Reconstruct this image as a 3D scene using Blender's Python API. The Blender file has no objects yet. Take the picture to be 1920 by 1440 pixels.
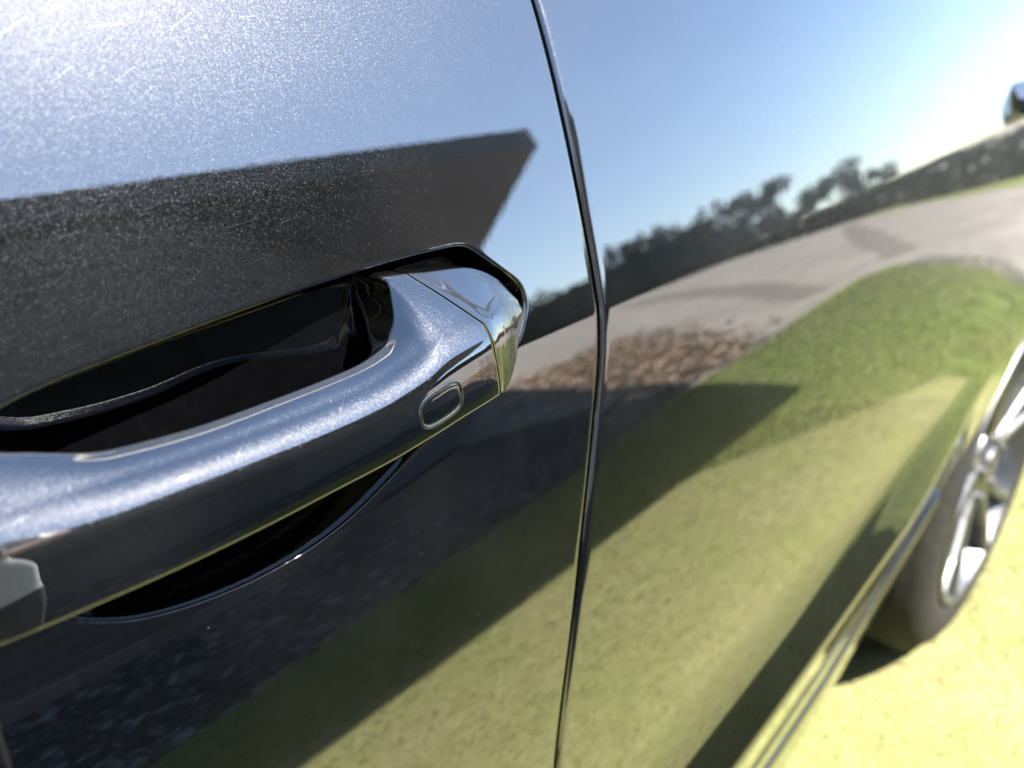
import bpy, bmesh, math, random
import numpy as np
from mathutils import Vector, Matrix
R_ = math.radians
random.seed(7); rng = np.random.default_rng(7)
S = bpy.context.scene
COL = S.collection

# ------------------------------------------------------------------ camera, sky, sun, exposure
PSI, PIT, ROL = R_(45.14), R_(23.86), R_(-1.9)
CAM = Vector((-.242, -.191, .998))
F = Vector((math.cos(PSI)*math.cos(PIT), math.sin(PSI)*math.cos(PIT), -math.sin(PIT)))
Rt = Vector((math.sin(PSI), -math.cos(PSI), 0)); Up = Rt.cross(F)
R2 = Rt*math.cos(ROL)+Up*math.sin(ROL); U2 = -Rt*math.sin(ROL)+Up*math.cos(ROL)
cd = bpy.data.cameras.new('camera'); cam = bpy.data.objects.new('camera', cd); COL.objects.link(cam)
m = Matrix((R2, U2, -F)).transposed().to_4x4(); m.translation = CAM; cam.matrix_world = m
cd.sensor_width = 36; cd.lens = 36*1442/1920; cd.clip_start = .01; cd.clip_end = 2000
cd.dof.use_dof = True; cd.dof.focus_distance = .255; cd.dof.aperture_fstop = 7.6
S.camera = cam
SUN_EL, SUN_AZ = 53.4, 64.4           # azimuth measured from +x towards -y
sd = Vector((math.cos(R_(SUN_EL))*math.cos(R_(SUN_AZ)), -math.cos(R_(SUN_EL))*math.sin(R_(SUN_AZ)), math.sin(R_(SUN_EL))))
w = bpy.data.worlds.new('World'); S.world = w; w.use_nodes = True
nt = w.node_tree; bg = nt.nodes['Background']
sky = nt.nodes.new('ShaderNodeTexSky'); sky.sky_type = 'NISHITA'; sky.sun_disc = False
sky.sun_elevation = R_(SUN_EL); sky.sun_rotation = math.atan2(sd.x, sd.y)
sky.air_density = 1.0; sky.dust_density = .38; sky.ozone_density = 1.3
nt.links.new(sky.outputs[0], bg.inputs[0]); bg.inputs[1].default_value = .078
sl = bpy.data.lights.new('sun', 'SUN'); sl.energy = 5.0; sl.angle = R_(.53); sl.color = (1, .955, .88)
so = bpy.data.objects.new('sun', sl); COL.objects.link(so)
so.rotation_euler = (-sd).to_track_quat('-Z', 'Y').to_euler(); so.location = sd*30
S.view_settings.view_transform = 'Standard'; S.view_settings.look = 'None'
S.view_settings.exposure = 2.6; S.view_settings.gamma = 1
S.render.engine = 'CYCLES'

# ------------------------------------------------------------------ helpers
def tag(o, label=None, cat=None, group=None, kind=None):
    if label: o['label'] = label
    if cat: o['category'] = cat
    if group: o['group'] = group
    if kind: o['kind'] = kind
    return o
def obj(name, verts, faces, mat, parent=None, smooth=True):
    me = bpy.data.meshes.new(name); me.from_pydata([tuple(v) for v in verts], [], faces); me.update()
    if smooth: me.polygons.foreach_set('use_smooth', [True]*len(me.polygons))
    if mat: me.materials.append(mat)
    o = bpy.data.objects.new(name, me); COL.objects.link(o)
    if parent: o.parent = parent
    return o
def np_obj(name, V, Q, mat, parent=None, smooth=True):
    """V (n,3) array, Q (m,k) index array"""
    me = bpy.data.meshes.new(name); n, k = Q.shape
    me.vertices.add(len(V)); me.vertices.foreach_set('co', np.ascontiguousarray(V, np.float32).ravel())
    me.loops.add(n*k); me.loops.foreach_set('vertex_index', np.ascontiguousarray(Q, np.int32).ravel())
    me.polygons.add(n); me.polygons.foreach_set('loop_start', np.arange(0, n*k, k, dtype=np.int32))
    me.polygons.foreach_set('loop_total', np.full(n, k, np.int32))
    me.update(calc_edges=True); me.validate()
    me.polygons.foreach_set('use_smooth', [bool(smooth)]*len(me.polygons))
    if mat: me.materials.append(mat)
    o = bpy.data.objects.new(name, me); COL.objects.link(o)
    if parent: o.parent = parent
    return o
def grid(name, P, mat, parent=None, close_v=False, flip=False):
    """P: (nu,nv,3)"""
    nu, nv = P.shape[:2]; idx = np.arange(nu*nv).reshape(nu, nv)
    if close_v: idx = np.concatenate([idx, idx[:, :1]], 1)
    a, b, c, d = idx[:-1, :-1], idx[1:, :-1], idx[1:, 1:], idx[:-1, 1:]
    q = np.stack([a, b, c, d], -1).reshape(-1, 4)
    if flip: q = q[:, ::-1]
    return np_obj(name, P.reshape(-1, 3), q, mat, parent)
def bm_obj(name, bm, mat, parent=None, smooth=False):
    me = bpy.data.meshes.new(name); bmesh.ops.recalc_face_normals(bm, faces=bm.faces); bm.to_mesh(me); bm.free()
    if smooth: me.polygons.foreach_set('use_smooth', [True]*len(me.polygons))
    if mat: me.materials.append(mat)
    o = bpy.data.objects.new(name, me); COL.objects.link(o)
    if parent: o.parent = parent
    return o
def box(bm, lo, hi, M=None):
    r = bmesh.ops.create_cube(bm, size=1)['verts']
    c = [(a+b)/2 for a, b in zip(lo, hi)]; s = [b-a for a, b in zip(lo, hi)]
    for v in r:
        v.co = Vector((v.co.x*s[0]+c[0], v.co.y*s[1]+c[1], v.co.z*s[2]+c[2]))
        if M: v.co = M @ v.co
    return r
def bevel(bm, w, seg=2):
    bmesh.ops.bevel(bm, geom=list(bm.edges), offset=w, segments=seg, affect='EDGES', profile=.7)
def empty(name, loc=(0, 0, 0)):
    o = bpy.data.objects.new(name, None); COL.objects.link(o); o.location = loc; o.empty_display_size = .1; return o
def sst(a):
    a = np.clip(a, 0, 1); return a*a*(3-2*a)
def pchip(xk, yk, x):
    xk = np.asarray(xk, float); yk = np.asarray(yk, float); x = np.asarray(x, float)
    h = np.diff(xk); dl = np.diff(yk)/h; mm = np.zeros_like(xk)
    for i in range(1, len(xk)-1):
        if dl[i-1]*dl[i] > 0:
            w1 = 2*h[i]+h[i-1]; w2 = h[i]+2*h[i-1]; mm[i] = (w1+w2)/(w1/dl[i-1]+w2/dl[i])
    mm[0] = dl[0]; mm[-1] = dl[-1]
    k = np.clip(np.searchsorted(xk, x)-1, 0, len(xk)-2); t = np.clip((x-xk[k])/h[k], 0, 1)
    return ((2*t**3-3*t**2+1)*yk[k]+(t**3-2*t**2+t)*h[k]*mm[k]+(-2*t**3+3*t**2)*yk[k+1]+(t**3-t**2)*h[k]*mm[k+1])

# ------------------------------------------------------------------ materials
def new_mat(name):
    mt = bpy.data.materials.new(name); mt.use_nodes = True
    n = mt.node_tree.nodes; p = n['Principled BSDF']; return mt, n, mt.node_tree.links, p
def simple(name, col, rough=.5, metal=0., spec=.5, coat=0, noise=None, bump=0, bscale=200):
    mt, n, l, p = new_mat(name)
    p.inputs['Base Color'].default_value = (*col, 1); p.inputs['Roughness'].default_value = rough
    p.inputs['Metallic'].default_value = metal; p.inputs['Specular IOR Level'].default_value = spec
    p.inputs['Coat Weight'].default_value = coat
    tc = n.new('ShaderNodeTexCoord')
    if noise:
        nz = n.new('ShaderNodeTexNoise'); nz.inputs['Scale'].default_value = noise[0]; nz.inputs['Detail'].default_value = 6
        l.new(tc.outputs['Object'], nz.inputs['Vector'])
        cr = n.new('ShaderNodeValToRGB'); cr.color_ramp.elements[0].position = .3; cr.color_ramp.elements[1].position = .7
        cr.color_ramp.elements[0].color = (*col, 1); cr.color_ramp.elements[1].color = (*noise[1], 1)
        l.new(nz.outputs['Fac'], cr.inputs[0]); l.new(cr.outputs[0], p.inputs['Base Color'])
    if bump:
        nb = n.new('ShaderNodeTexNoise'); nb.inputs['Scale'].default_value = bscale; nb.inputs['Detail'].default_value = 4
        l.new(tc.outputs['Object'], nb.inputs['Vector'])
        b = n.new('ShaderNodeBump'); b.inputs['Strength'].default_value = bump; b.inputs['Distance'].default_value = .01
        l.new(nb.outputs['Fac'], b.inputs['Height']); l.new(b.outputs[0], p.inputs['Normal'])
    return mt

def paint_material():
    mt, n, l, p = new_mat('metallic_black_paint')
    def N(t, **k):
        o = n.new(t)
        for a, b in k.items(): setattr(o, a, b)
        return o
    def math_(op, a, b=None, c=None):
        o = N('ShaderNodeMath', operation=op)
        for i, v in enumerate((a, b, c)):
            if v is None: continue
            if isinstance(v, (int, float)): o.inputs[i].default_value = v
            else: l.new(v, o.inputs[i])
        return o.outputs[0]
    geo = N('ShaderNodeNewGeometry'); pos = geo.outputs['Position']; nrm = geo.outputs['Normal']
    # metal flakes: each voronoi cell tilts the base layer a little its own way
    vo = N('ShaderNodeTexVoronoi'); vo.inputs['Scale'].default_value = 4000; l.new(pos, vo.inputs['Vector'])
    sub = N('ShaderNodeVectorMath', operation='SUBTRACT'); l.new(vo.outputs['Color'], sub.inputs[0]); sub.inputs[1].default_value = (.5, .5, .5)
    sc = N('ShaderNodeVectorMath', operation='SCALE'); l.new(sub.outputs[0], sc.inputs[0]); sc.inputs['Scale'].default_value = .30
    ad = N('ShaderNodeVectorMath', operation='ADD'); l.new(sc.outputs[0], ad.inputs[0]); l.new(nrm, ad.inputs[1])
    nm = N('ShaderNodeVectorMath', operation='NORMALIZE'); l.new(ad.outputs[0], nm.inputs[0])
    l.new(nm.outputs[0], p.inputs['Normal'])
    sep = N('ShaderNodeSeparateColor'); l.new(vo.outputs['Color'], sep.inputs[0])
    # dust and water-spot specks
    def specks(scale, thr, dens, seed):
        mp = N('ShaderNodeMapping'); l.new(pos, mp.inputs['Vector']); mp.inputs['Location'].default_value = (seed, seed*.7, seed*.3)
        v = N('ShaderNodeTexVoronoi'); v.inputs['Scale'].default_value = scale; l.new(mp.outputs[0], v.inputs['Vector'])
        s = N('ShaderNodeSeparateColor'); l.new(v.outputs['Color'], s.inputs[0])
        rad = math_('MULTIPLY', s.outputs[1], thr)
        a = math_('LESS_THAN', v.outputs['Distance'], rad); b = math_('LESS_THAN', s.outputs[0], dens)
        return math_('MULTIPLY', a, b)
    d1 = specks(300, .075, .14, 1.3); d2 = specks(100, .045, .16, 4.1)
    # fine scratches: very long thin voronoi cells at a few angles, broken up by noise
    xz = N('ShaderNodeSeparateXYZ'); l.new(pos, xz.inputs[0])
    def scratch(ang, sx, sz, wid, seed, dens):
        c, s_ = math.cos(ang), math.sin(ang)
        u = math_('MULTIPLY_ADD', xz.outputs[0], c, math_('MULTIPLY', xz.outputs[2], s_))
        v_ = math_('MULTIPLY_ADD', xz.outputs[2], c, math_('MULTIPLY', xz.outputs[0], -s_))
        cx = N('ShaderNodeCombineXYZ'); l.new(math_('MULTIPLY', u, sx), cx.inputs[0]); l.new(math_('MULTIPLY', v_, sz), cx.inputs[1]); cx.inputs[2].default_value = seed
        v = N('ShaderNodeTexVoronoi'); v.voronoi_dimensions = '3D'; v.inputs['Scale'].default_value = 1; l.new(cx.outputs[0], v.inputs['Vector'])
        # distance across the scratch only
        rel = N('ShaderNodeVectorMath', operation='SUBTRACT'); l.new(cx.outputs[0], rel.inputs[0]); l.new(v.outputs['Position'], rel.inputs[1])
        sp = N('ShaderNodeSeparateXYZ'); l.new(rel.outputs[0], sp.inputs[0])
        across = math_('LESS_THAN', math_('ABSOLUTE', sp.outputs[1]), wid)
        along = math_('LESS_THAN', math_('ABSOLUTE', sp.outputs[0]), .34)
        s = N('ShaderNodeSeparateColor'); l.new(v.outputs['Color'], s.inputs[0])
        return math_('MULTIPLY', math_('MULTIPLY', across, along), math_('LESS_THAN', s.outputs[0], dens))
    s1 = scratch(.10, 70, 420, .020, 2.2, .05); s2 = scratch(.5, 80, 420, .018, 7.7, .03); s3 = scratch(-.75, 26, 110, .004, 5.1, .008)
    scr = math_('MAXIMUM', s1, math_('MAXIMUM', s2, s3))
    dust = math_('MAXIMUM', d1, d2)
    # thin film of road dust, cloudy
    nz = N('ShaderNodeTexNoise'); nz.inputs['Scale'].default_value = 14; nz.inputs['Detail'].default_value = 5; l.new(pos, nz.inputs['Vector'])
    film = math_('MULTIPLY', math_('MAXIMUM', math_('SUBTRACT', nz.outputs['Fac'], .45), 0), .10)
    fl = N('ShaderNodeValToRGB'); l.new(sep.outputs[2], fl.inputs[0])
    fl.color_ramp.elements[0].position = .6; fl.color_ramp.elements[0].color = (.0025, .003, .004, 1)
    fl.color_ramp.elements[1].position = 1.; fl.color_ramp.elements[1].color = (.0027, .0029, .0033, 1)
    l.new(fl.outputs[0], p.inputs['Base Color'])
    p.inputs['Metallic'].default_value = .92; p.inputs['Roughness'].default_value = .34
    p.inputs['Coat Weight'].default_value = 1; p.inputs['Coat IOR'].default_value = 2.6
    # orange peel of the clear coat
    op = N('ShaderNodeTexNoise'); op.inputs['Scale'].default_value = 230; op.inputs['Detail'].default_value = 1.5; l.new(pos, op.inputs['Vector'])
    ob = N('ShaderNodeBump'); ob.inputs['Strength'].default_value = 1; ob.inputs['Distance'].default_value = .0000045; l.new(op.outputs['Fac'], ob.inputs['Height'])
    l.new(ob.outputs[0], p.inputs['Coat Normal'])
    p.inputs['Coat Roughness'].default_value = .004
    df = N('ShaderNodeBsdfDiffuse'); df.inputs[0].default_value = (.34, .34, .33, 1)
    gl = N('ShaderNodeBsdfGlossy'); gl.inputs[0].default_value = (.5, .5, .52, 1); gl.inputs['Roughness'].default_value = .35
    mx1 = N('ShaderNodeMixShader'); l.new(p.outputs[0], mx1.inputs[1]); l.new(gl.outputs[0], mx1.inputs[2]); l.new(math_('MULTIPLY', scr, .055), mx1.inputs[0])
    mx2 = N('ShaderNodeMixShader'); l.new(mx1.outputs[0], mx2.inputs[1]); l.new(df.outputs[0], mx2.inputs[2])
    l.new(math_('MAXIMUM', math_('MULTIPLY', dust, .15), math_('MULTIPLY', film, .25)), mx2.inputs[0])
    l.new(mx2.outputs[0], n['Material Output'].inputs[0])
    return mt
PAINT = paint_material()
def gloss_black():
    mt, n, l, p = new_mat('solid_gloss_black'); tc = n.new('ShaderNodeTexCoord'); nz = n.new('ShaderNodeTexNoise'); nz.inputs['Scale'].default_value = 300
    l.new(tc.outputs['Object'], nz.inputs['Vector']); cr = n.new('ShaderNodeValToRGB'); l.new(nz.outputs['Fac'], cr.inputs[0])
    cr.color_ramp.elements[0].color = (.0010, .0010, .0013, 1); cr.color_ramp.elements[1].color = (.0014, .0014, .0017, 1); cr.color_ramp.elements[0].position = .45; cr.color_ramp.elements[1].position = .75
    l.new(cr.outputs[0], p.inputs['Base Color']); p.inputs['Roughness'].default_value = .5; p.inputs['Specular IOR Level'].default_value = .0
    p.inputs['Coat Weight'].default_value = 1; p.inputs['Coat IOR'].default_value = 1.5; p.inputs['Coat Roughness'].default_value = .01
    return mt
CUP = gloss_black()
BLACK_PLASTIC = simple('black_trim_plastic', (.012, .012, .013), .45, noise=(80, (.02, .02, .021)))
RUBBER = simple('tyre_rubber', (.010, .010, .009), .85, spec=.2, noise=(60, (.022, .020, .015)), bump=.2, bscale=300)
SEAL = simple('door_seal_rubber', (.006, .006, .006), .8, noise=(100, (.01, .01, .01)))
ALLOY = simple('silver_alloy', (.12, .122, .125), .44, metal=1., coat=.0, noise=(30, (.20, .20, .205)))
ALLOY_DARK = simple('grey_alloy_pocket', (.16, .165, .17), .35, metal=.8, noise=(30, (.2, .2, .2)))
DISC = simple('brake_disc_steel', (.3, .29, .28), .4, metal=1., noise=(40, (.36, .33, .30)))
UNDER = simple('underbody_black', (.008, .008, .008), .9, noise=(10, (.014, .013, .012)))
def glass_mat():
    mt, n, l, p = new_mat('dark_tinted_glass'); p.inputs['Base Color'].default_value = (.01, .012, .012, 1)
    p.inputs['Roughness'].default_value = .01; p.inputs['Coat Weight'].default_value = 1; return mt
GLASS = glass_mat()
def ground_mat(name, cols, scale, bump, bscale, rough=.9, big=None):
    mt, n, l, p = new_mat(name)
    g = n.new('ShaderNodeNewGeometry'); nz = n.new('ShaderNodeTexNoise'); nz.inputs['Scale'].default_value = scale; nz.inputs['Detail'].default_value = 8
    nz.inputs['Roughness'].default_value = .65
    l.new(g.outputs['Position'], nz.inputs['Vector'])
    cr = n.new('ShaderNodeValToRGB'); el = cr.color_ramp.elements
    el[0].position = .30; el[0].color = (*cols[0], 1); el[1].position = .70; el[1].color = (*cols[-1], 1)
    for i, c in enumerate(cols[1:-1]):
        e = el.new(.30+.40*(i+1)/(len(cols)-1)); e.color = (*c, 1)
    l.new(nz.outputs['Fac'], cr.inputs[0]); out = cr.outputs[0]
    if big:
        n2 = n.new('ShaderNodeTexNoise'); n2.inputs['Scale'].default_value = big[0]; n2.inputs['Detail'].default_value = 4
        l.new(g.outputs['Position'], n2.inputs['Vector'])
        r2 = n.new('ShaderNodeValToRGB'); r2.color_ramp.elements[0].position = .38; r2.color_ramp.elements[1].position = .62
        l.new(n2.outputs['Fac'], r2.inputs[0])
        mx = n.new('ShaderNodeMix'); mx.data_type = 'RGBA'; mx.blend_type = 'MIX'
        l.new(r2.outputs[0], mx.inputs['Factor']); l.new(out, mx.inputs['A'])
        m3 = n.new('ShaderNodeMix'); m3.data_type = 'RGBA'; m3.blend_type = 'MULTIPLY'; m3.inputs['Factor'].default_value = 1
        l.new(out, m3.inputs['A']); m3.inputs['B'].default_value = (*big[1], 1); l.new(m3.outputs['Result'], mx.inputs['B']); out = mx.outputs['Result']
    l.new(out, p.inputs['Base Color']); p.inputs['Roughness'].default_value = rough; p.inputs['Specular IOR Level'].default_value = .15
    nb = n.new('ShaderNodeTexNoise'); nb.inputs['Scale'].default_value = bscale; nb.inputs['Detail'].default_value = 5
    l.new(g.outputs['Position'], nb.inputs['Vector'])
    b = n.new('ShaderNodeBump'); b.inputs['Strength'].default_value = bump; b.inputs['Distance'].default_value = .02
    l.new(nb.outputs['Fac'], b.inputs['Height']); l.new(b.outputs[0], p.inputs['Normal'])
    return mt
GRAVEL = ground_mat('gravel', [(.14, .125, .11), (.20, .18, .16), (.26, .235, .21)], 9, .6, 60, big=(.9, (.78, .78, .8)))
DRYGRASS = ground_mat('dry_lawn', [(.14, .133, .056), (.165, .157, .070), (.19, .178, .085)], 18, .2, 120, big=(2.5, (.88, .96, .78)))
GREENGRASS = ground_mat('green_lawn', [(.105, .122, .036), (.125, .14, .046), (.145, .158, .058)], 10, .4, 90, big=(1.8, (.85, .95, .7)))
SHADED_GRAVEL = ground_mat('shade_darkened_gravel', [(.02, .02, .023), (.045, .045, .05), (.075, .075, .08)], 30, .8, 90)  # gravel with the building's shade put into its colour
BARK = ground_mat('leaf_litter', [(.20, .14, .10), (.32, .24, .175), (.44, .35, .27)], 25, 1, 90)

# ------------------------------------------------------------------ ground
def sheet(name, pts, z, mat):
    bm = bmesh.new(); f = bm.faces.new([bm.verts.new((x, y, z)) for x, y in pts])
    if f.normal.z < 0: f.normal_flip()
    bmesh.ops.triangulate(bm, faces=bm.faces[:])
    o = bm_obj(name, bm, mat); 
    return tag(o, kind='structure')
sheet('ground', [(-300, -300), (300, -300), (300, 300), (-300, 300)], -.008, GRAVEL)
def wob(pts, n=8, a=.035, seed=1):
    r = random.Random(seed); out = []
    for i, (x, y) in enumerate(pts):
        x2, y2 = pts[(i+1) % len(pts)]; L = math.hypot(x2-x, y2-y); k = max(1, min(40, int(L/.12)))
        for j in range(k):
            t = j/k; out.append((x+(x2-x)*t+r.uniform(-a, a), y+(y2-y)*t+r.uniform(-a, a)))
    return out
lawn = [(-6, -.9), (-2, -1.22), (-.02, -1.44), (.5, -1.56), (1.3, -1.64), (1.9, -1.75), (2.6, -1.96), (3.4, -1.92), (4.6, -2.1), (5.3, -2.1), (5.5, -1.9), (5.0, -1.48), (4.35, -.94), (3.7, -.38), (3.2, .6), (3.0, 3), (-6, 3)]
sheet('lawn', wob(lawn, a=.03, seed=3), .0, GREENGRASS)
dry = [(-6, -.85), (-2, -.98), (.4, -1.02), (1.42, -1.0), (1.75, -.72), (2.1, -.42), (2.5, .1), (2.6, .8), (2.6, 2.6), (-6, 2.6)]
sheet('dry_lawn', wob(dry, a=.025, seed=5), .004, DRYGRASS)
sheet('leaf_litter_bed', wob([(3.0, -1.98), (3.35, -2.15), (5.0, -4.1), (6.6, -5.9), (5.2, -6.6), (3.7, -3.6), (3.15, -2.6)], a=.035, seed=6), -.004, BARK)
sheet('shaded_gravel_bed', wob([(-6, -2.8), (-6, -.95), (-2, -1.25), (-.02, -1.47), (.5, -1.59), (1.3, -1.67), (1.9, -1.78), (2.6, -1.99), (3.0, -2.3), (2.6, -4), (.9, -2.9)], a=.03, seed=8), -.0055, SHADED_GRAVEL)  # shaded part of the gravel, laid as a darker sheet to deepen the shade
RUT = ground_mat('damp_rut', [(.075, .065, .055), (.11, .098, .086), (.15, .135, .12)], 12, .6, 60)
sheet('wheel_rut', wob([(5.3, -2.35), (8.2, -4.6), (11.9, -8.1), (16, -13), (15.2, -13.4), (11.4, -8.5), (7.9, -5.0), (5.2, -2.6)], a=.04, seed=11), -.0045, RUT)
sheet('wheel_rut', wob([(6.2, -1.9), (10, -3.7), (16, -6.6), (16.2, -7.0), (10, -4.2), (6.2, -2.2)], a=.04, seed=12), -.0045, RUT)
sheet('verge', [(8.0, -1.0), (9.4, .2), (60, -12), (60, -30), (28, -15), (13.9, -4.4)], -.003, GREENGRASS)

def scatter_tris(name, V0, Q0, pos, scl, mat, kind='stuff', tilt=True, label=None, cat=None):
    """many small copies of a template joined in one mesh"""
    n = len(pos); k = len(V0)
    ang = rng.uniform(0, 2*np.pi, n); ca, sa = np.cos(ang), np.sin(ang)
    V = np.repeat(V0[None], n, 0)*scl[:, None, None] if scl.ndim == 1 else V0[None]*scl[:, None, :]
    if tilt:
        b = rng.uniform(0, np.pi, n); cb, sb = np.cos(b)[:, None], np.sin(b)[:, None]
        y, z = V[..., 1].copy(), V[..., 2].copy(); V[..., 1] = y*cb-z*sb; V[..., 2] = y*sb+z*cb
    x, y = V[..., 0].copy(), V[..., 1].copy()
    V[..., 0] = x*ca[:, None]-y*sa[:, None]; V[..., 1] = x*sa[:, None]+y*ca[:, None]
    V += pos[:, None, :]
    Q = Q0[None]+(np.arange(n)*k)[:, None, None]
    o = np_obj(name, V.reshape(-1, 3), Q.reshape(-1, Q0.shape[1]), mat, None, False)
    return tag(o, label, cat, kind=kind)
def ico(sub=1):
    bm = bmesh.new(); bmesh.ops.create_icosphere(bm, subdivisions=sub, radius=1)
    V = np.array([v.co[:] for v in bm.verts]); Q = np.array([[v.index for v in f.verts] for f in bm.faces]); bm.free(); return V, Q
# loose stones over the shaded strip of the yard and beyond the corner
def rand_var_mat(name, cols, rough=.85):
    mt, n, l, p = new_mat(name); g = n.new('ShaderNodeNewGeometry'); cr = n.new('ShaderNodeValToRGB')
    e = cr.color_ramp.elements; e[0].color = (*cols[0], 1); e[1].color = (*cols[-1], 1)
    for i, c in enumerate(cols[1:-1]): q = e.new((i+1)/(len(cols)-1)); q.color = (*c, 1)
    l.new(g.outputs['Random Per Island'], cr.inputs[0]); l.new(cr.outputs[0], p.inputs['Base Color']); p.inputs['Roughness'].default_value = rough
    p.inputs['Specular IOR Level'].default_value = .2
    return mt
STONE = rand_var_mat('gravel_stone', [(.025, .026, .03), (.05, .05, .056), (.08, .08, .088), (.15, .15, .155)])  # stone colours lowered to paint in shade from the garage
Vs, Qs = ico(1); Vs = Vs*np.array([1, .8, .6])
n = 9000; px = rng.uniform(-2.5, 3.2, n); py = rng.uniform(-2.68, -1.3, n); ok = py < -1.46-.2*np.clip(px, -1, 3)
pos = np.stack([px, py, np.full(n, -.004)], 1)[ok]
scatter_tris('gravel_stones', Vs, Qs, pos, np.exp(rng.normal(-4.3, .4, len(pos))), STONE, label='loose gravel in front of the garage, coloured darker to deepen its shade', cat='gravel')
LITTER = rand_var_mat('dry_leaf', [(.16, .10, .065), (.30, .21, .145), (.44, .33, .24), (.55, .44, .34)])
leafV = np.array([(-1, 0, 0), (-.2, -.5, .15), (1, 0, .05), (-.2, .5, .18)], float); leafQ = np.array([[0, 1, 2, 3]])
n = 5000; t = rng.uniform(0, 1, n); a = np.array([3.25, -2.2]); b = np.array([5.9, -6.0]); q = a+(b-a)*t[:, None]**1.4
q = q+np.stack([rng.normal(0, .22+.35*t, n), rng.normal(0, .10+.25*t, n)], 1)
scatter_tris('leaf_litter', leafV, leafQ, np.stack([q[:, 0], q[:, 1], rng.uniform(0, .03, n)], 1), rng.uniform(.02, .05, n), LITTER, label='brown dry leaf litter by the wall corner', cat='leaf litter')
BLADE_DRY = rand_var_mat('grass_blade_dry', [(.155, .148, .062), (.17, .162, .07), (.185, .175, .08), (.20, .188, .09)], .6)
BLADE_GREEN = rand_var_mat('grass_blade_green', [(.10, .118, .032), (.125, .14, .045), (.155, .165, .06)], .6)
blV = np.array([(-.04, 0, 0), (.04, 0, 0), (.02, .25, .7), (.0, .55, 1)], float); blQ = np.array([[0, 1, 2, 3]])
def blades(name, n, x0, x1, y0, y1, h, mat, label, keep=None):
    p = np.stack([rng.uniform(x0, x1, n), rng.uniform(y0, y1, n), np.zeros(n)], 1)
    if keep is not None: p = p[keep(p)]
    s = rng.uniform(h*.5, h*1.2, len(p)); sc = np.stack([s*1.4, s*rng.uniform(.3, 1.8, len(p)), s], 1)
    scatter_tris(name, blV, blQ, p, sc, mat, tilt=False, label=label, cat='grass')
blades('dry_grass', 70000, -.8, 2.0, -1.0, .5, .012, BLADE_DRY, 'short dry yellow grass beside the parked car')
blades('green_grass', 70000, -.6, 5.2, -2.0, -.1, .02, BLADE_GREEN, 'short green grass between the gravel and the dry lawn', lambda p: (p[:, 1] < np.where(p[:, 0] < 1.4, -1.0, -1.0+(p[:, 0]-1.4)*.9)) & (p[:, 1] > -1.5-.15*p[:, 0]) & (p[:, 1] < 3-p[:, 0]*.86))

# ------------------------------------------------------------------ building that shades the yard
BRICK_D = None
def brick_mat():
    mt, n, l, p = new_mat('wall_brick'); g = n.new('ShaderNodeNewGeometry')
    mp = n.new('ShaderNodeMapping'); mp.inputs['Rotation'].default_value = (R_(90), 0, 0); l.new(g.outputs['Position'], mp.inputs['Vector'])
    b = n.new('ShaderNodeTexBrick'); b.inputs['Scale'].default_value = 4.4; l.new(mp.outputs[0], b.inputs['Vector'])
    b.inputs['Color1'].default_value = (.055, .054, .055, 1); b.inputs['Color2'].default_value = (.075, .074, .075, 1); b.inputs['Mortar'].default_value = (.10, .10, .10, 1)
    b.inputs['Mortar Size'].default_value = .03; b.inputs['Brick Width'].default_value = 1; b.inputs['Row Height'].default_value = .33
    l.new(b.outputs[0], p.inputs['Base Color']); p.inputs['Roughness'].default_value = .9
    bp = n.new('ShaderNodeBump'); bp.inputs['Strength'].default_value = .5; l.new(b.outputs['Fac'], bp.inputs['Height']); bp.invert = True; l.new(bp.outputs[0], p.inputs['Normal'])
    return mt
YW, HB, XC = -2.71, 2.51, 3.11
g = empty('garage', (0, YW, 0)); tag(g, 'dark grey brick garage with overhanging flat roof, mirrored in the door above the handle', 'garage')
def prism(bm, pts, z0, z1):
    a = [bm.verts.new((x, y-YW, z0)) for x, y in pts]; b = [bm.verts.new((x, y-YW, z1)) for x, y in pts]
    bm.faces.new(a[::-1]); bm.faces.new(b)
    for k in range(len(pts)): bm.faces.new([a[k], a[(k+1) % len(pts)], b[(k+1) % len(pts)], b[k]])
bm = bmesh.new(); prism(bm, [(-7, -2.72), (.9, -2.72), (2.3, -4.0), (4.3, -5.9), (4.6, -9), (-7, -9)], -.01, HB-.161); bm_obj('wall', bm, brick_mat(), g)
FASCIA = simple('dark_fascia', (.03, .03, .032), .5, noise=(6, (.045, .045, .047)))
bm = bmesh.new(); prism(bm, [(-7.3, YW+.33), (XC, YW+.02), (4.95, -6.3), (6.0, -8.4), (6.0, -9.5), (-7.3, -9.5)], HB-.16, HB); bm_obj('canopy_roof', bm, FASCIA, g)
bm = bmesh.new(); prism(bm, [(-7.2, YW+.25), (XC-.1, YW-.08), (4.8, -6.3), (5.85, -8.4), (5.85, -9.4), (-7.2, -9.4)], HB+.001, HB+.02); bm_obj('roof_felt', bm, simple('roof_felt', (.05, .05, .05), .9), g)
bm = bmesh.new(); box(bm, (-5.4, -.02, .02), (-2.9, .035, 2.12)); bevel(bm, .01); dr = bm_obj('garage_door', bm, simple('garage_door_paint', (.06, .065, .07), .45, noise=(5, (.075, .08, .085))), g)
for i in range(6):
    bm = bmesh.new(); box(bm, (-5.35, .036, .06+i*.343), (-2.95, .05, .37+i*.343)); bevel(bm, .006); bm_obj('panel', bm, dr.data.materials[0], dr)

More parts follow.
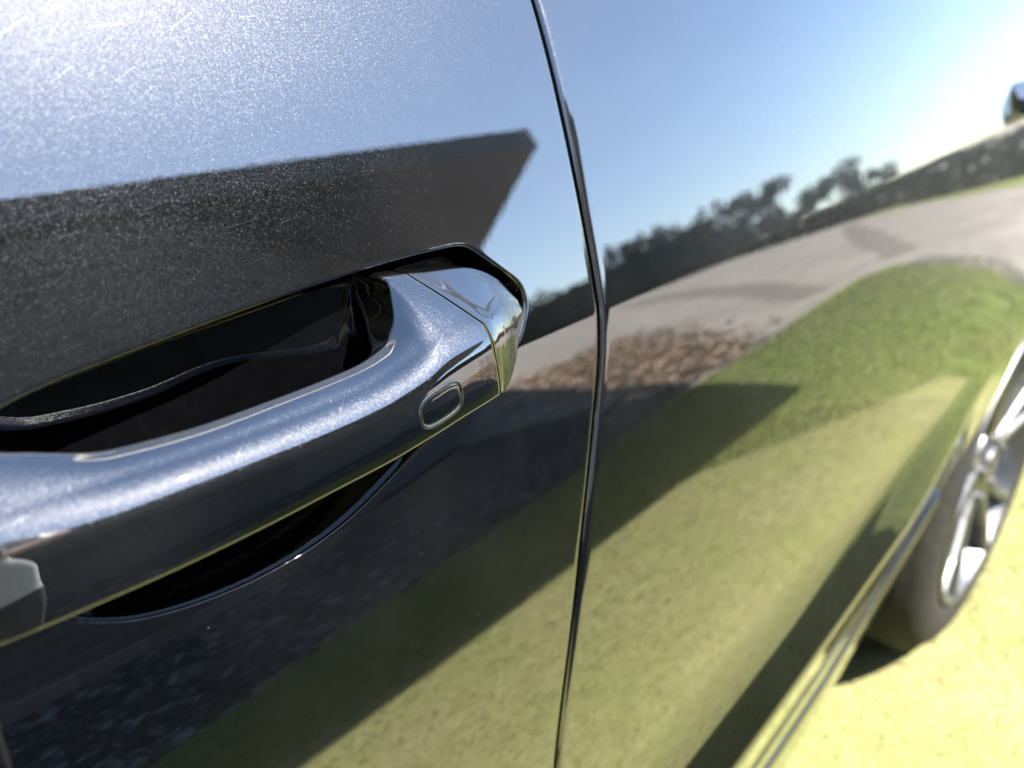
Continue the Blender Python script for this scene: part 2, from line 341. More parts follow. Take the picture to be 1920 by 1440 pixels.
# ------------------------------------------------------------------ hedge and trees beyond the yard
LEAF = [rand_var_mat('leaf_dark', [(.008, .014, .007), (.014, .022, .01), (.024, .035, .015)], .55),
        rand_var_mat('leaf_mid', [(.018, .03, .012), (.03, .045, .018), (.05, .065, .03)], .55)]
BARKW = simple('tree_bark', (.06, .05, .04), .9, noise=(12, (.1, .085, .07)), bump=.5, bscale=30)
lq = np.array([(-.5, -.5, 0), (.5, -.5, .1), (.5, .5, 0), (-.5, .5, .15)], float); lQ = np.array([[0, 1, 2, 3]])
def leaf_cloud(name, centers, radii, n, size, mat, parent=None):
    c = np.array(centers); r = np.array(radii); i = rng.integers(0, len(c), n)
    d = rng.normal(0, 1, (n, 3)); d /= np.linalg.norm(d, axis=1)[:, None]
    p = c[i]+d*(r[i]*rng.uniform(.45, 1.05, n)[:, None]**.6)
    V = lq[None]*rng.uniform(size*.5, size*1.3, n)[:, None, None]
    A = rng.normal(0, 1, (n, 3, 3)); Qm, _ = np.linalg.qr(A); V = V@Qm; V += p[:, None, :]
    return np_obj(name, V.reshape(-1, 3), (lQ[None]+(np.arange(n)*4)[:, None, None]).reshape(-1, 4), mat, parent, False)
def tube(bm, pts, rad, seg=7):
    rings = []
    for i, (p, r) in enumerate(zip(pts, rad)):
        p = Vector(p); d = (Vector(pts[min(i+1, len(pts)-1)])-Vector(pts[max(i-1, 0)])).normalized()
        a = d.orthogonal().normalized(); b = d.cross(a)
        rings.append([bm.verts.new(p+(a*math.cos(t)+b*math.sin(t))*r) for t in [2*math.pi*k/seg for k in range(seg)]])
    for A, B in zip(rings, rings[1:]):
        for k in range(seg): bm.faces.new([A[k], A[(k+1) % seg], B[(k+1) % seg], B[k]])
    bm.faces.new(rings[0][::-1]); bm.faces.new(rings[-1])
def pol(az, d): return Vector((d*math.cos(R_(az)), -d*math.sin(R_(az)), 0))
def tree(az, d, h, wdt, mat, label, leaves=2600, gap=1.0, name='tree'):
    p = pol(az, d); root = empty(name, p); tag(root, label, 'tree', 'trees beyond the gravel yard')
    bm = bmesh.new(); tube(bm, [(0, 0, -.05), (.05, 0, h*.3), (-.04, .05, h*.6), (0, 0, h*.85)], [h*.035, h*.028, h*.018, h*.006])
    cs, rs = [], []
    for k in range(22):
        a = random.uniform(0, 6.28); rr = random.uniform(.2, .95)*wdt; zz = random.uniform(.24, .93)*h
        rr *= 1.2-1.1*abs(zz/h-.45)
        e = Vector((rr*math.cos(a), rr*math.sin(a), zz)); tube(bm, [(0, 0, zz*.55), (e.x*.5, e.y*.5, zz*.8), tuple(e)], [h*.014, h*.009, h*.003], 5)
        cs.append(tuple(e)); rs.append((wdt*random.uniform(.12, .34)*gap, wdt*random.uniform(.12, .34)*gap, h*random.uniform(.04, .12)*gap))
    bm_obj('trunk', bm, BARKW, root); leaf_cloud('crown', cs, rs, leaves, h*.030, mat, root)
    return root
def hedge(name, a, b, h, thick, n, mat, label, seed):
    r = random.Random(seed); a = Vector(a); b = Vector(b); L = (b-a).length; k = int(L/.7)
    root = empty(name, a); tag(root, label, 'hedge')
    cs, rs = [], []
    for i in range(k+1):
        p = (b-a)*(i/k); hh = h*r.uniform(.86, 1.1)
        for z in (hh*.22, hh*.55, hh*.8): cs.append((p.x, p.y, z)); rs.append((.62, thick*.6, hh*.27))
    d = (b-a).normalized(); nrm = Vector((-d.y, d.x, 0)); bm = bmesh.new()
    for i in range(k):
        p = (b-a)*(i/k); q = (b-a)*((i+1)/k)
        z0 = h*.95; vs = [bm.verts.new(v) for v in (p-nrm*.15*thick, q-nrm*.15*thick, q+nrm*.15*thick, p+nrm*.15*thick)]+[bm.verts.new(v+Vector((0, 0, z0))) for v in (p-nrm*.15*thick, q-nrm*.15*thick, q+nrm*.15*thick, p+nrm*.15*thick)]
        for f in ((0, 1, 5, 4), (2, 3, 7, 6), (4, 5, 6, 7), (0, 4, 7, 3), (1, 2, 6, 5)): bm.faces.new([vs[x] for x in f])
    bm_obj('stems', bm, simple('hedge_stems', (.02, .025, .012), .9), root)
    leaf_cloud('foliage', cs, rs, n, .17, mat, root); return root
hedge('hedge', pol(17, 16.5)+Vector((0, 0, 0)), pol(4, 9.5), .68, .9, 9000, LEAF[0], 'low dark clipped hedge at the edge of the gravel yard', 2)
hedge('hedge', pol(33, 31), pol(16, 17), .9, 1.0, 9000, LEAF[0], 'long low hedge running under the trees', 3)
hedge('hedge', pol(58, 34), pol(32, 31), 4.5, 2.0, 26000, LEAF[0], 'tall dense dark evergreen hedge behind the yard', 4)
for az, d, h, wdt, lab in [(44, 36, 4.7, 2.6, 'broad dark tree rising behind the tall hedge'), (38.5, 35, 4.8, 2.2, 'dark round tree at the middle of the tall hedge'), (34, 36, 4.6, 1.9, 'dark tree at the end of the tall hedge')]:
    tree(az, d, h, wdt, LEAF[0], lab, 3000, 1.1)
for az, d, h, wdt, lab in [(31, 34, 4.4, 2.4, 'thin leafy tree next to the tall hedge'), (28.3, 33, 4.9, 2.3, 'airy tree second from the tall hedge'), (25.8, 33, 3.7, 2.5, 'low spreading tree with gaps in its crown'), (23.0, 33, 4.1, 2.4, 'open crowned tree above the low hedge'), (20.8, 34, 2.7, 2., 'small tree farthest along the low hedge')]:
    tree(az, d, h, wdt, LEAF[1], lab, 3200, .9)

# ------------------------------------------------------------------ car: body side surface
ZK = np.array([.05, .36, .37, .534, .539, .544, .57, .60, .63, .68, .73, .78, .82, .86, .8940, .8960, .92, .95, .98, 1.01, 1.05, 1.1])
TK = np.array([-10, -10, -14, -14, 2, 22, 20, 5, -4, -2.5, .8, 4., 6.8, 10.5, 12.7, 16.7, 17., 18, 19.5, 24, 30, 36])
RX = 20.
_zg = np.linspace(.05, 1.15, 4401); _t = np.tan(np.radians(np.interp(_zg, ZK, TK)))
_k = np.hanning(9); _k /= _k.sum(); _t = np.convolve(np.pad(_t, 4, 'edge'), _k, 'valid')
_yg = np.concatenate([[0], np.cumsum((_t[1:]+_t[:-1])/2*(_zg[1]-_zg[0]))]); _yg -= np.interp(.895, _zg, _yg)
_t0 = np.tan(np.radians(np.interp(_zg, [.05, .36, .45, .68, .73, 1.15], [-10, -10, -11, -2.5, .8, .8])))
_m = _zg < .70; _t0 = np.where(_m, _t0, _t)
_y0 = np.concatenate([[0], np.cumsum((_t0[1:]+_t0[:-1])/2*(_zg[1]-_zg[0]))]); _y0 -= np.interp(.895, _zg, _y0)
def Yp(x, z):
    s = z-x*(.03+.08*sst((.72-z)/.12)); a = np.interp(s, _zg, _yg); b = np.interp(s, _zg, _y0)
    return a+(b-a)*sst((x-.42)/.34)+x*x/(2*RX)-.024*sst((x-.44)/.42)*sst((.78-z)/.22)
XG = ([.34, .60, .685, .792, .848, .880, .8937, .92, .968, 1.0136, 1.06], [-.052, -.052, -.049, -.029, -.0124, -.0012, .0017, .0041, .0066, .0086, .0106])
def xg(z): return pchip(XG[0], XG[1], z)
POCK = np.array([(-.236, .902), (-.231, .912), (-.221, .9195), (-.207, .9243), (-.179, .9273), (-.1455, .9303), (-.118, .9322), (-.091, .9334), (-.072, .9332), (-.0650, .9330), (-.0600, .9318), (-.0560, .9290), (-.0425, .9172), (-.0395, .9135), (-.0388, .9090), (-.0400, .905), (-.0465, .896), (-.057, .888), (-.075, .881), (-.095, .8755), (-.113, .868), (-.134, .860), (-.154, .8567), (-.1748, .8568), (-.1945, .8600), (-.2075, .8655), (-.218, .874), (-.229, .887)])
def chaikin(P, n):
    for _ in range(n):
        Q = np.roll(P, -1, 0); P = np.stack([.75*P+.25*Q, .25*P+.75*Q], 1).reshape(-1, 2)
    return P
_pk = chaikin(POCK, 2)
def sdf(x, z):
    """positive inside the grip pocket"""
    sh = x.shape; x = x.ravel(); z = z.ravel(); d = np.full(x.shape, 1e9); ins = np.zeros(x.shape, bool)
    for (ax, az), (bx, bz) in zip(_pk, np.roll(_pk, -1, 0)):
        ex, ez = bx-ax, bz-az; t = np.clip(((x-ax)*ex+(z-az)*ez)/(ex*ex+ez*ez), 0, 1)
        d = np.minimum(d, (x-ax-t*ex)**2+(z-az-t*ez)**2)
        c = (az > z) != (bz > z)
        with np.errstate(divide='ignore', invalid='ignore'): ins ^= c & (x < ex*(z-az)/(ez if ez else 1e-12)+ax)
    d = np.sqrt(d); return np.where(ins, d, -d).reshape(sh)
def pocket(x, z):
    s = np.full(x.shape, -1.); m = (x > -.29) & (x < .0) & (z > .82) & (z < .97)
    s[m] = sdf(x[m], z[m])
    wd = .00028
    sp = wd*np.log1p(np.exp(np.clip(s/wd, -30, 30)))
    fd_ = sst((-.090-x)/.085)
    D = .013+(.010+.20*np.clip(.932-z, 0, .08))*fd_; q = 3.2*sp; b_ = .0022
    dep = b_*(np.log1p(np.exp(np.clip(D/b_, -90, 90)))-np.log1p(np.exp(np.clip((D-q)/b_, -90, 90))))
    return dep
def lines(*segs):
    a = [np.linspace(p, q, n, endpoint=False) for p, q, n in segs]; return np.concatenate(a+[[segs[-1][1]]])
EDGE = np.array([.0024, .0017, .0011, .0006, .00025, .00005, 0, 0])+.0012; RE = .0024
EOFF = np.concatenate([RE-np.sqrt(np.maximum(RE**2-(RE-EDGE[:6]+.0012)**2, 0)), [.006, .022]])

car = empty('parked_car', (0, 0, 0)); tag(car, 'black metallic car on dry grass, its side with the door handle filling the picture', 'car')
SROW = lines((.74, .845, 60), (.845, .885, 110), (.885, .8925, 6), (.8925, .8975, 10), (.8975, .942, 110), (.942, 1.06, 60))
def zb_front(x): return np.full(np.shape(x), .345)
# lower outline of the rear door: rises from the sill into the wheel arch
def zb_rear(x): return pchip([-.1, .2, .32, .45, .56, .63, .69, .75, .81, .88, .96, 1.06, 1.16, 1.25], [.345, .345, .348, .362, .39, .428, .475, .53, .59, .645, .69, .71, .69, .645], x)
def skin(name, U, zbf, edge, parent, loback=.02):
    """U: columns measured from the shut line; edge=+1 puts the folded edge at the last column, -1 at the first"""
    e, eo = EDGE, EOFF
    if edge > 0: U = np.concatenate([U[U < -.0047], -e]); off = np.concatenate([np.zeros(len(U)-8), eo])
    else: U = np.concatenate([e[::-1], U[U > .0047]]); off = np.concatenate([eo[::-1], np.zeros(len(U)-8)])
    lo = np.concatenate([[0, 0], np.array([0, .00035, .001, .002, .0035])/.4, lines((.013, .985, 260))[:-1], [.992]])
    nl = len(lo); nr = nl+len(SROW)
    X = np.zeros((nr, len(U))); Z = np.zeros_like(X); O = np.tile(off, (nr, 1))
    for i in range(nr):
        if i >= nl: z = np.full(len(U), SROW[i-nl])+.0
        else: z = None
        if z is not None:
            z = z+.03*U; X[i] = U+xg(np.clip(SROW[i-nl], .34, 1.06)); Z[i] = z
    ztop = SROW[0]+.03*U
    for i in range(nl):
        for it in range(2):
            zz = (zbf(U-.05)+(ztop-zbf(U-.05))*lo[i]) ; X[i] = U+xg(np.clip(zz-.03*U, .34, 1.06))
        zb = zbf(X[i]); Z[i] = zb+(ztop-zb)*lo[i]
    be = np.array([loback, .006, .0024, .0012, .0005, .0001, 0]); O[:7] += be[:, None]
    P = np.stack([X, Yp(X, Z)+O+(pocket(X, Z) if edge > 0 else 0), Z], -1)
    return grid(name, P, PAINT, parent, flip=False)
UF = lines((-1.02, -.32, 50), (-.32, -.285, 12), (-.285, -.03, 520), (-.03, -.0026, 24))
UR = lines((.0026, .06, 30), (.06, .3, 70), (.3, .65, 180), (.65, .97, 80))
fd = skin('front_door', UF, zb_front, 1, car)
fd.data.materials.append(CUP)          # the grip cup is solid black, without flake
_co = np.zeros(len(fd.data.vertices)*3, np.float32); fd.data.vertices.foreach_get('co', _co); _co = _co.reshape(-1, 3).astype(float)
_dp = pocket(_co[:, 0], _co[:, 2]); _mi = np.array([1 if min(_dp[v] for v in p.vertices) > (.0005 if p.center.z > .89 else .00003) else 0 for p in fd.data.polygons], np.int32)
fd.data.polygons.foreach_set('material_index', _mi)
rd = skin('rear_door', UR, zb_rear, -1, car)
# dark body aperture seen through the shut lines
zz = np.linspace(.30, 1.06, 80); xx = np.array([-.06, -.03, 0, .03, .06])
Zg, Ug = np.meshgrid(zz, xx, indexing='ij'); Xg = Ug+xg(np.clip(Zg, .34, 1.06)); grid('door_seal', np.stack([Xg, Yp(Xg, Zg)+.0225, Zg], -1), SEAL, car)
# sill
xs = lines((-1.02, .3, 50), (.3, .70, 50)); zt = zb_rear(xs)-.005
zs = pchip([-1.1, .2, .38, .46, .53, .60, .66, .70], [.19, .19, .205, .232, .265, .31, .37, .43], xs)
tt = np.array([-.05, 0, .02, .05, .12, .3, .5, .7, .85, .93, .97, 1, 1.04]); oo = np.array([.03, .006, .002, .0005, 0, 0, 0, 0, 0, .0005, .002, .006, .03])
Xs = np.tile(xs, (len(tt), 1)); Zs = zs+(zt-zs)*np.clip(tt, 0, 1)[:, None]
grid('sill', np.stack([Xs, Yp(Xs, Zs)+oo[:, None]-.004+.0*Zs, Zs], -1), PAINT, car)
# rear quarter
xs = lines((.974, 1.9, 60)); SQ = np.concatenate([np.linspace(0, 1, 60)])
zb = np.where(xs < 1.42, .335+np.sqrt(np.maximum(.375**2-(xs-1.06)**2, 0)), .30); zb = np.maximum(zb, .30)
Zq = zb+(1.06+.03*xs-zb)*SQ[:, None]; Xq = np.tile(xs, (60, 1)); Oq = np.zeros_like(Xq); Oq[0] = .02; Xq = Xq+xg(np.clip(Zq-.03*Xq, .34, 1.06))*sst((1.3-Xq)/.32)
grid('rear_quarter', np.stack([Xq, Yp(np.minimum(Xq, 1.25), Zq)+np.maximum(Xq-1.25, 0)*.09+Oq, Zq], -1), PAINT, car)
# upper body: belt trim, side glass, roof, dark core
xs = lines((-1.02, 1.9, 60)); y0 = Yp(np.minimum(xs, 1.2), 1.06+.03*np.minimum(xs, 1.2)); z0 = 1.06+.03*xs
sec = np.array([(.004, -.012), (-.003, -.002), (-.003, .016), (.006, .020), (.012, .018)])
grid('belt_trim', np.stack([np.tile(xs, (5, 1)), y0+sec[:, :1], z0+sec[:, 1:]], -1), BLACK_PLASTIC, car)
v = np.linspace(0, 1, 14)[:, None]
grid('side_window', np.stack([np.tile(xs, (14, 1)), y0+.010+.20*v**1.15, z0+.010+(1.42-1.07-.03*xs-.06*(xs-.2)**2)*v], -1), GLASS, car)
ang = np.linspace(0, np.pi, 24)[:, None]; ztp = 1.42-.06*(xs-.2)**2
grid('roof', np.stack([np.tile(xs, (24, 1)), y0+.20+.62*(1-np.cos(ang)), ztp+.09*np.sin(ang)**.8], -1), PAINT, car)
bm = bmesh.new(); box(bm, (-1.02, .12, .22), (.68, 1.55, 1.02)); box(bm, (.68, .32, .30), (1.45, 1.55, 1.02)); box(bm, (1.45, .12, .30), (1.85, 1.55, 1.02)); bm_obj('underbody', bm, UNDER, car)
a = np.linspace(-.25, np.pi+.25, 40)[:, None]; yy = np.array([.03, .30])
grid('wheel_arch_liner', np.stack([1.08+.385*np.cos(a)+0*yy, yy+.02+0*a, .335+.385*np.sin(a)+0*yy], -1), UNDER, car)

# ------------------------------------------------------------------ door handle
KX = [-.285, -.270, -.248, -.228, -.213, -.195, -.170, -.150, -.128, -.114, -.107, -.102, -.096, -.088, -.080, -.072, -.062, -.053, -.0465]
KA = [(.002, .9150), (.004, .9200), (.008, .9220), (.0115, .9215), (.0140, .9175), (.0155, .9125), (.0160, .9112), (.0160, .9115), (.0155, .9122), (.0135, .9140), (.0115, .9180), (.0090, .9250), (.0070, .9300), (.0062, .9308), (.0058, .9302), (.0050, .9288), (.0038, .9268), (.0028, .9205), (.0022, .9125)]
KC = [(.005, .9040), (.014, .9050), (.0225, .9050), (.0262, .9050), (.0272, .9050), (.0278, .9050), (.0280, .9048), (.0281, .9046), (.0279, .9055), (.0276, .9078), (.0274, .9090), (.0272, .9100), (.0270, .9108), (.0266, .9118), (.0258, .9124), (.0228, .9112), (.0172, .9094), (.0105, .9078), (.0060, .9072)]
KL = [(0.00336, 0.893), (0.0112, 0.889), (0.0196, 0.8855), (0.0236, 0.8845), (0.0244, 0.8843), (0.025, 0.8842), (0.0254, 0.8848), (0.0255, 0.8858), (0.0253, 0.8868), (0.0249, 0.888), (0.0246, 0.8886), (0.0243, 0.8891), (0.0239, 0.8896), (0.0234, 0.8902), (0.0224, 0.8906), (0.0177, 0.8898), (0.0121, 0.8928), (0.00717, 0.8988), (0.00426, 0.9035)]
KB = [-.003, -.006, -.010, -.008, .002, .010, .012, .0125, .0115, .005, -.004, -.012, -.014, -.012, -.008, -.006, -.005, -.004, -.003]
def key(K, j, x): return pchip(KX, [k[j] for k in K], x)
def sect(x):
    """rounded cross-section at station x -> (off, z) loop"""
    A = np.array([key(KA, 0, x), key(KA, 1, x)]); C = np.array([key(KC, 0, x), key(KC, 1, x)]); L = np.array([key(KL, 0, x), key(KL, 1, x)])
    b = float(pchip(KX, KB, x)); B = np.array([b, L[1]+.0012]); D = np.array([b, A[1]-.0035])
    if x > -.11: D[1] = A[1]-.0008
    pts = [A, C, L, B, D]; h = A[1]-L[1]
    rad = [min(.0011, h*.12), min(.0068, h*.28), min(.0012, h*.08), .002, .002]
    seg = [7, 16, 8, 3, 3]; bul = [.0006, .0003, .0, .0, .0]
    out = []
    for i, P in enumerate(pts):
        a = pts[i-1]-P; c = pts[(i+1) % 5]-P; la, lc = np.linalg.norm(a)+1e-9, np.linalg.norm(c)+1e-9
        r1 = min(rad[i], la*.45); r2 = min(rad[i], lc*.45); p0 = P+a/la*r1; p2 = P+c/lc*r2
        for t in np.linspace(0, 1, seg[i]): out.append((1-t)**2*p0+2*t*(1-t)*P+t*t*p2)
        Pn = pts[(i+1) % 5]; q = P-Pn; lq_ = np.linalg.norm(q)+1e-9; p3 = Pn+q/lq_*min(rad[(i+1) % 5], lq_*.45)
        nrm = np.array([-(p3-p2)[1], (p3-p2)[0]]); nrm /= np.linalg.norm(nrm)+1e-9
        nrm = -nrm if np.dot(nrm, (p2+p3)/2-(A+L+B+D)/4) < 0 else nrm
        for t in np.linspace(0, 1, 7)[1:-1]: out.append(p2+(p3-p2)*t+nrm*bul[i]*4*t*(1-t))
    return np.array(out)
def handle_grid(x0, x1, n, ease=None):
    xs = np.linspace(x0, x1, n); rows = []
    for x in xs:
        s = sect(x); z = s[:, 1]
        fade = sst((x+.108)/.026)*sst((-.047-x)/.030)
        X = x-.80*np.maximum(z-.9145, 0)*fade
        X = X+(-(s[:, 0]-.012)*.0)
        rows.append(np.stack([X, Yp(X, z)-s[:, 0], z], -1))
    return np.array(rows)
def capped(P):
    """close both ends with a fan row collapsed to the centre"""
    a = np.repeat(P[:1].mean(1, keepdims=True), P.shape[1], 1); b = np.repeat(P[-1:].mean(1, keepdims=True), P.shape[1], 1)
    return np.concatenate([a, P[:1], P, P[-1:], b], 0)
hnd = grid('door_handle', capped(handle_grid(-.285, -.0803, 300)), PAINT, car, close_v=True)
cap = grid('end_cap', capped(handle_grid(-.0797, -.0466, 70)), PAINT, hnd, close_v=True)
core = grid('seam_gasket', capped(handle_grid(-.0815, -.0785, 4)*1.0), SEAL, hnd, close_v=True)
for v_ in core.data.vertices: pass
me = core.data; c = Vector((-.08, -.004, .908))
for v_ in me.vertices: v_.co = c+(v_.co-c)*.96
# touch button pressed into the front face of the handle
def face_pt(x, t):
    """point on the front facet: t=0 at crest, 1 at the lower edge"""
    C = np.array([key(KC, 0, x), key(KC, 1, x)]); L = np.array([key(KL, 0, x), key(KL, 1, x)]); q = C+(L-C)*t
    return np.array([x, Yp(np.array(x), np.array(q[1]))-q[0]-.0003*4*t*(1-t), q[1]])
bx, bt = -.1065, .58; bw, bh = .0086, .0042
rows = []
for k, (sc, o_) in enumerate([(1.16, -.0006), (1.16, .0001), (1.12, .00022), (1.06, .00028), (1.0, .00022), (.95, .00004), (.93, -.00003), (.90, .00004), (.84, .00012), (.6, .00014), (.3, .00014), (.02, .00014)]):
    ring = []
    for a in np.linspace(0, 2*np.pi, 48, endpoint=False):
        ex = 2/3.2; cx, cz = math.copysign(abs(math.cos(a))**ex, math.cos(a)), math.copysign(abs(math.sin(a))**ex, math.sin(a))
        inset = (sc-1)*bh
        u = cx*(bw+inset if sc > .5 else bw*sc); v2 = cz*(bh+inset if sc > .5 else bh*sc)
        if .5 < sc: pass
        p = face_pt(bx+u, bt-(v2)/.0185); p[1] -= o_; ring.append(p)
    rows.append(ring)
grid('touch_button', np.array(rows), PAINT, hnd, close_v=True, flip=True)

# rear handle: the same handle further back
def shift_copy(o, parent, d, rz):
    c = o.copy(); COL.objects.link(c); c.parent = parent
    if parent == car:
        piv = Vector((-.165, 0, .9)); c.matrix_local = Matrix.Translation(piv+Vector(d)) @ Matrix.Rotation(rz, 4, 'Z') @ Matrix.Translation(-piv)
    return c
rh = shift_copy(hnd, car, (.945, .0150, .0284), .045)
for ch in (cap, core): shift_copy(ch, rh, None, 0)

# ------------------------------------------------------------------ rear wheel
WX, WY, WR = 1.085, .024, .335
wheel = empty('wheel', (WX, WY, WR)); wheel.parent = car
def lathe(prof, n=96):
    a = np.linspace(0, 2*np.pi, n, endpoint=False)[:, None]; r = np.array([p[0] for p in prof]); y = np.array([p[1] for p in prof])
    return np.stack([r*np.cos(a), y+0*a, r*np.sin(a)], -1)
tp = [(.232, .012), (.236, .004), (.245, -.002), (.262, -.006), (.285, -.004), (.305, .004), (.318, .014), (.327, .026)]
yy = .032
while yy < .20:
    tp += [(.334, yy), (.335, yy+.002), (.335, yy+.022), (.334, yy+.024), (.327, yy+.025), (.327, yy+.031)]; yy += .034
tp += [(.32, .212), (.29, .225), (.235, .215)]
grid('tyre', np.swapaxes(np.concatenate([lathe(tp), lathe(tp)[:1]], 0), 0, 1), RUBBER, wheel)
rp = [(.236, .003), (.237, -.004), (.232, -.006), (.226, -.002), (.221, .012), (.214, .03), (.205, .10), (.21, .2), (.238, .21)]
rim = grid('rim', np.swapaxes(np.concatenate([lathe(rp), lathe(rp)[:1]], 0), 0, 1), ALLOY, wheel)
for k in range(5):
    for s_ in (-1, 1):
        bm = bmesh.new(); A0 = 2*math.pi*k/5+.35
        pts = []
        for r_, ww, dep, tw in [(.045, .030, .016, .10), (.10, .022, .012, .16), (.17, .018, .004, .20), (.226, .024, -.002, .24)]:
            aa = A0+s_*tw; c0 = Vector((math.cos(aa), 0, math.sin(aa))); t0 = Vector((-c0.z, 0, c0.x))
            p = c0*r_; pts.append([bm.verts.new(p+t0*ww/2+Vector((0, dep+.004, 0))), bm.verts.new(p+t0*ww*.3+Vector((0, dep-.002, 0))), bm.verts.new(p-t0*ww*.3+Vector((0, dep-.002, 0))), bm.verts.new(p-t0*ww/2+Vector((0, dep+.004, 0))), bm.verts.new(p-t0*ww*.45+Vector((0, dep+.03, 0))), bm.verts.new(p+t0*ww*.45+Vector((0, dep+.03, 0)))])
        for A, B in zip(pts, pts[1:]):
            for j in range(6): bm.faces.new([A[j], A[(j+1) % 6], B[(j+1) % 6], B[j]])
        bm.faces.new(pts[0]); bm.faces.new(pts[-1][::-1]); bm_obj('spoke', bm, ALLOY, wheel)
hp = [(.0001, .004), (.028, .005), (.033, .008), (.034, .012), (.062, .016), (.070, .022), (.070, .05), (.0001, .05)]
hub = grid('hub', np.swapaxes(np.concatenate([lathe(hp, 48), lathe(hp, 48)[:1]], 0), 0, 1), ALLOY, wheel)
for k in range(5):
    aa = 2*math.pi*k/5+.35; bm = bmesh.new(); bmesh.ops.create_cone(bm, cap_ends=True, segments=6, radius1=.0095, radius2=.0085, depth=.02, matrix=Matrix.Translation((.052*math.cos(aa), .012, .052*math.sin(aa))) @ Matrix.Rotation(R_(90), 4, 'X'))
    bm_obj('lug_nut', bm, ALLOY, wheel)
dp = [(.0001, .085), (.15, .085), (.152, .09), (.152, .10), (.0001, .10)]
grid('brake_disc', np.swapaxes(np.concatenate([lathe(dp, 64), lathe(dp, 64)[:1]], 0), 0, 1), DISC, wheel)

# ------------------------------------------------------------------ photographer, mirrored in the front end of the handle
def skin_body(name, V, E, Rr, root, mat_of, mats, parent=None, sub=2):
    me = bpy.data.meshes.new(name); me.from_pydata(V, E, []); o = bpy.data.objects.new(name, me); COL.objects.link(o)
    md = o.modifiers.new('skin', 'SKIN'); md.use_smooth_shade = True
    for i, r in enumerate(Rr):
        sv = me.skin_vertices[0].data[i]; sv.radius = r if isinstance(r, tuple) else (r, r); sv.use_root = (i == root)
    sb = o.modifiers.new('sub', 'SUBSURF'); sb.levels = sub; sb.render_levels = sub
    dg = bpy.context.evaluated_depsgraph_get(); m2 = bpy.data.meshes.new_from_object(o.evaluated_get(dg)); m2.name = name
    bpy.data.objects.remove(o); o = bpy.data.objects.new(name, m2); COL.objects.link(o)
    m2.materials.clear()
    for mt in mats: m2.materials.append(mt)
    for p in m2.polygons: p.material_index = mat_of(p.center); p.use_smooth = True
    if parent: o.parent = parent
    return o
SKINM = simple('skin', (.50, .30, .22), .5, noise=(30, (.55, .34, .26))); SHIRT = simple('pale_grey_shirt', (.5, .5, .51), .9, noise=(14, (.58, .58, .58)), bump=.4, bscale=25)
TROU = simple('dark_trousers', (.02, .022, .03), .9, noise=(20, (.03, .032, .04))); SHOE = simple('brown_shoe', (.06, .035, .02), .5); HAIR = simple('dark_hair', (.02, .014, .01), .6)
per = empty('person', (-.41, -.68, 0)); tag(per, 'person in pale shirt and dark trousers mirrored in the handle, holding a phone', 'person')
V, E, RR, PARTM = [], [], [], []
def nd(p, r, par=None):
    V.append(tuple(p)); RR.append(r)
    if par is not None: E.append((par, len(V)-1))
    return len(V)-1
pel = nd((0, 0, .95), (.15, .115)); bel = nd((0, .0, 1.08), (.15, .11), pel); chs = nd((0, .0, 1.27), (.165, .12), bel); col_ = nd((0, .0, 1.42), (.10, .08), chs)
nk = nd((.01, .02, 1.50), .055, col_); jaw = nd((.03, .06, 1.575), (.066, .075), nk); crn = nd((.02, .045, 1.68), (.077, .092), jaw); top = nd((.015, .03, 1.735), (.055, .065), crn)
for sx in (-1, 1):
    h = nd((.10*sx, 0, .90), .095, pel); k_ = nd((.115*sx, .03, .50), .062, h); a_ = nd((.12*sx, -.01, .09), .042, k_); f_ = nd((.13*sx, .07, .045), .042, a_); nd((.135*sx, .15, .035), .034, f_)
LENSC = CAM-Vector((-.41, -.68, 0))
def arm(sh, el, wr, pdir, across):
    s_ = nd(sh, .062, chs if False else col_); e_ = nd(el, .042, s_); w_ = nd(wr, .028, e_)
    wr = Vector(wr); pd = Vector(pdir).normalized(); ac = Vector(across).normalized(); pm = nd(wr+pd*.05, (.034, .02), w_)
    pn = pd.cross(ac).normalized()
    for i, (o_, L) in enumerate([(-.03, .062), (-.01, .074), (.011, .070), (.03, .055)]):
        b = wr+pd*.088+ac*o_; i1 = nd(b, .0092, pm); i2 = nd(b+pd*L*.45+pn*.008, .0085, i1); i3 = nd(b+pd*L*.7+pn*.026, .0078, i2); nd(b+pd*L*.75+pn*.045, .0068, i3)
    t1 = nd(wr+pd*.035-ac*.036, .0115, pm); t2 = nd(wr+pd*.065-ac*.055, .0098, t1); nd(wr+pd*.092-ac*.058+pn*.012, .008, t2)
arm((.185, .01, 1.39), (.20, .17, 1.13), (.03, .34, 1.02), (.1, .5, -.10), (0, -.2, 1))
arm((-.185, .01, 1.39), (-.21, .20, 1.15), (-.02, .36, 1.0), (.5, .5, -.1), (0, .2, 1))
def mat_of(c):
    if c.z < .07: return 3
    if c.z < .80 and c.y < .25 : return 2
    if c.z > 1.455: return 0
    if c.y > .12: return 0
    return 1
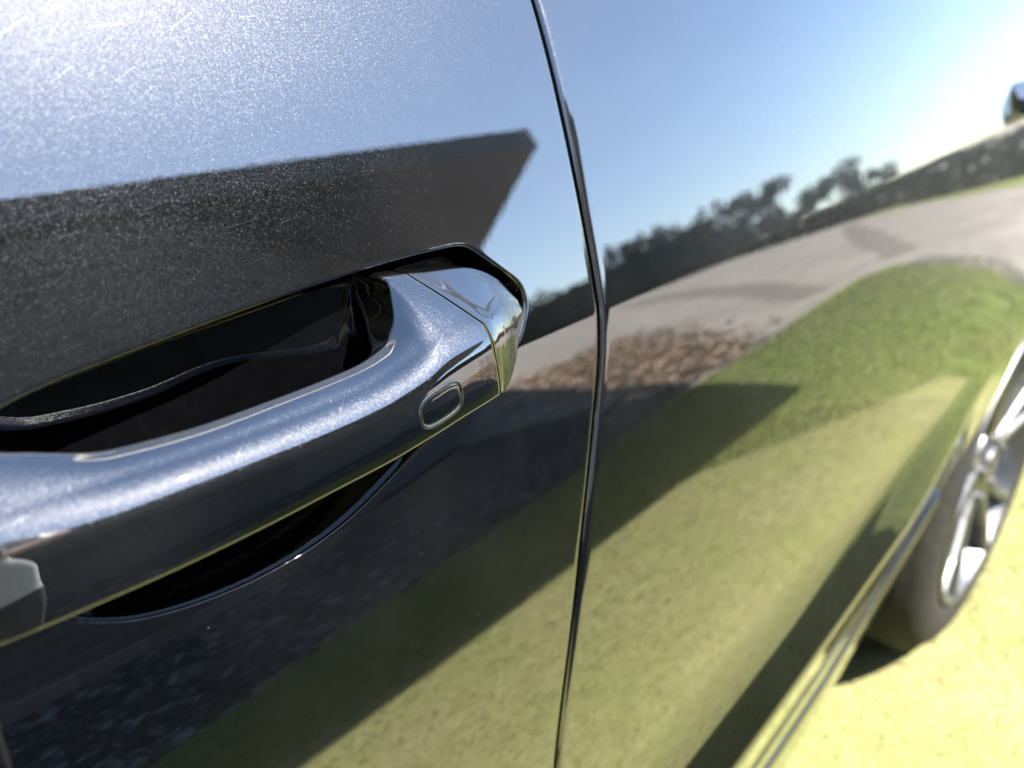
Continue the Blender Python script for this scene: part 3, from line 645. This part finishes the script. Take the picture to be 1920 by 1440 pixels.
body = skin_body('body', V, E, RR, pel, mat_of, [SKINM, SHIRT, TROU, SHOE], per)
bm = bmesh.new(); bmesh.ops.create_uvsphere(bm, u_segments=24, v_segments=16, radius=1)
for v_ in bm.verts: v_.co = Vector((v_.co.x*.088, v_.co.y*.102, v_.co.z*.085))+Vector((.017, .03, 1.69))
bmesh.ops.delete(bm, geom=[v_ for v_ in bm.verts if v_.co.z < 1.665 and v_.co.y > .02 or v_.co.z < 1.60], context='VERTS')
bm_obj('hair', bm, HAIR, per, True)
for sx in (-1, 1):
    bm = bmesh.new(); bmesh.ops.create_uvsphere(bm, u_segments=12, v_segments=8, radius=.011, matrix=Matrix.Translation((.025+.03*sx, .128, 1.64))); bm_obj('eye', bm, simple('eye', (.5, .48, .45), .2), per, True)
    bm = bmesh.new(); bmesh.ops.create_uvsphere(bm, u_segments=12, v_segments=8, radius=1)
    for v_ in bm.verts: v_.co = Vector((v_.co.x*.010, v_.co.y*.017, v_.co.z*.030))+Vector((.022+.082*sx, .035, 1.635))
    bm_obj('ear', bm, SKINM, per, True)
bm = bmesh.new(); bmesh.ops.create_cone(bm, cap_ends=True, segments=10, radius1=.017, radius2=.005, depth=.045, matrix=Matrix.Translation((.033, .145, 1.61)) @ Matrix.Rotation(R_(-20), 4, 'X')); bm_obj('nose', bm, SKINM, per, True)
bm = bmesh.new(); box(bm, (.012, .133, 1.562), (.056, .143, 1.570)); bevel(bm, .003); bm_obj('mouth', bm, simple('lips', (.4, .17, .14), .5), per, True)
# phone in the hands, its lens just behind the viewpoint
ph = empty('phone', CAM); ph.matrix_world = m @ Matrix.Identity(4)
tag(ph, 'black phone held up in front of the door handle', 'phone')
bm = bmesh.new(); box(bm, (-.128, -.052, .014), (.019, .019, .022)); bevel(bm, .003, 3); bm_obj('case', bm, BLACK_PLASTIC, ph)
bm = bmesh.new(); bmesh.ops.create_cone(bm, cap_ends=True, segments=24, radius1=.007, radius2=.007, depth=.004, matrix=Matrix.Translation((0, 0, .0115))); bm_obj('lens', bm, GLASS, ph)
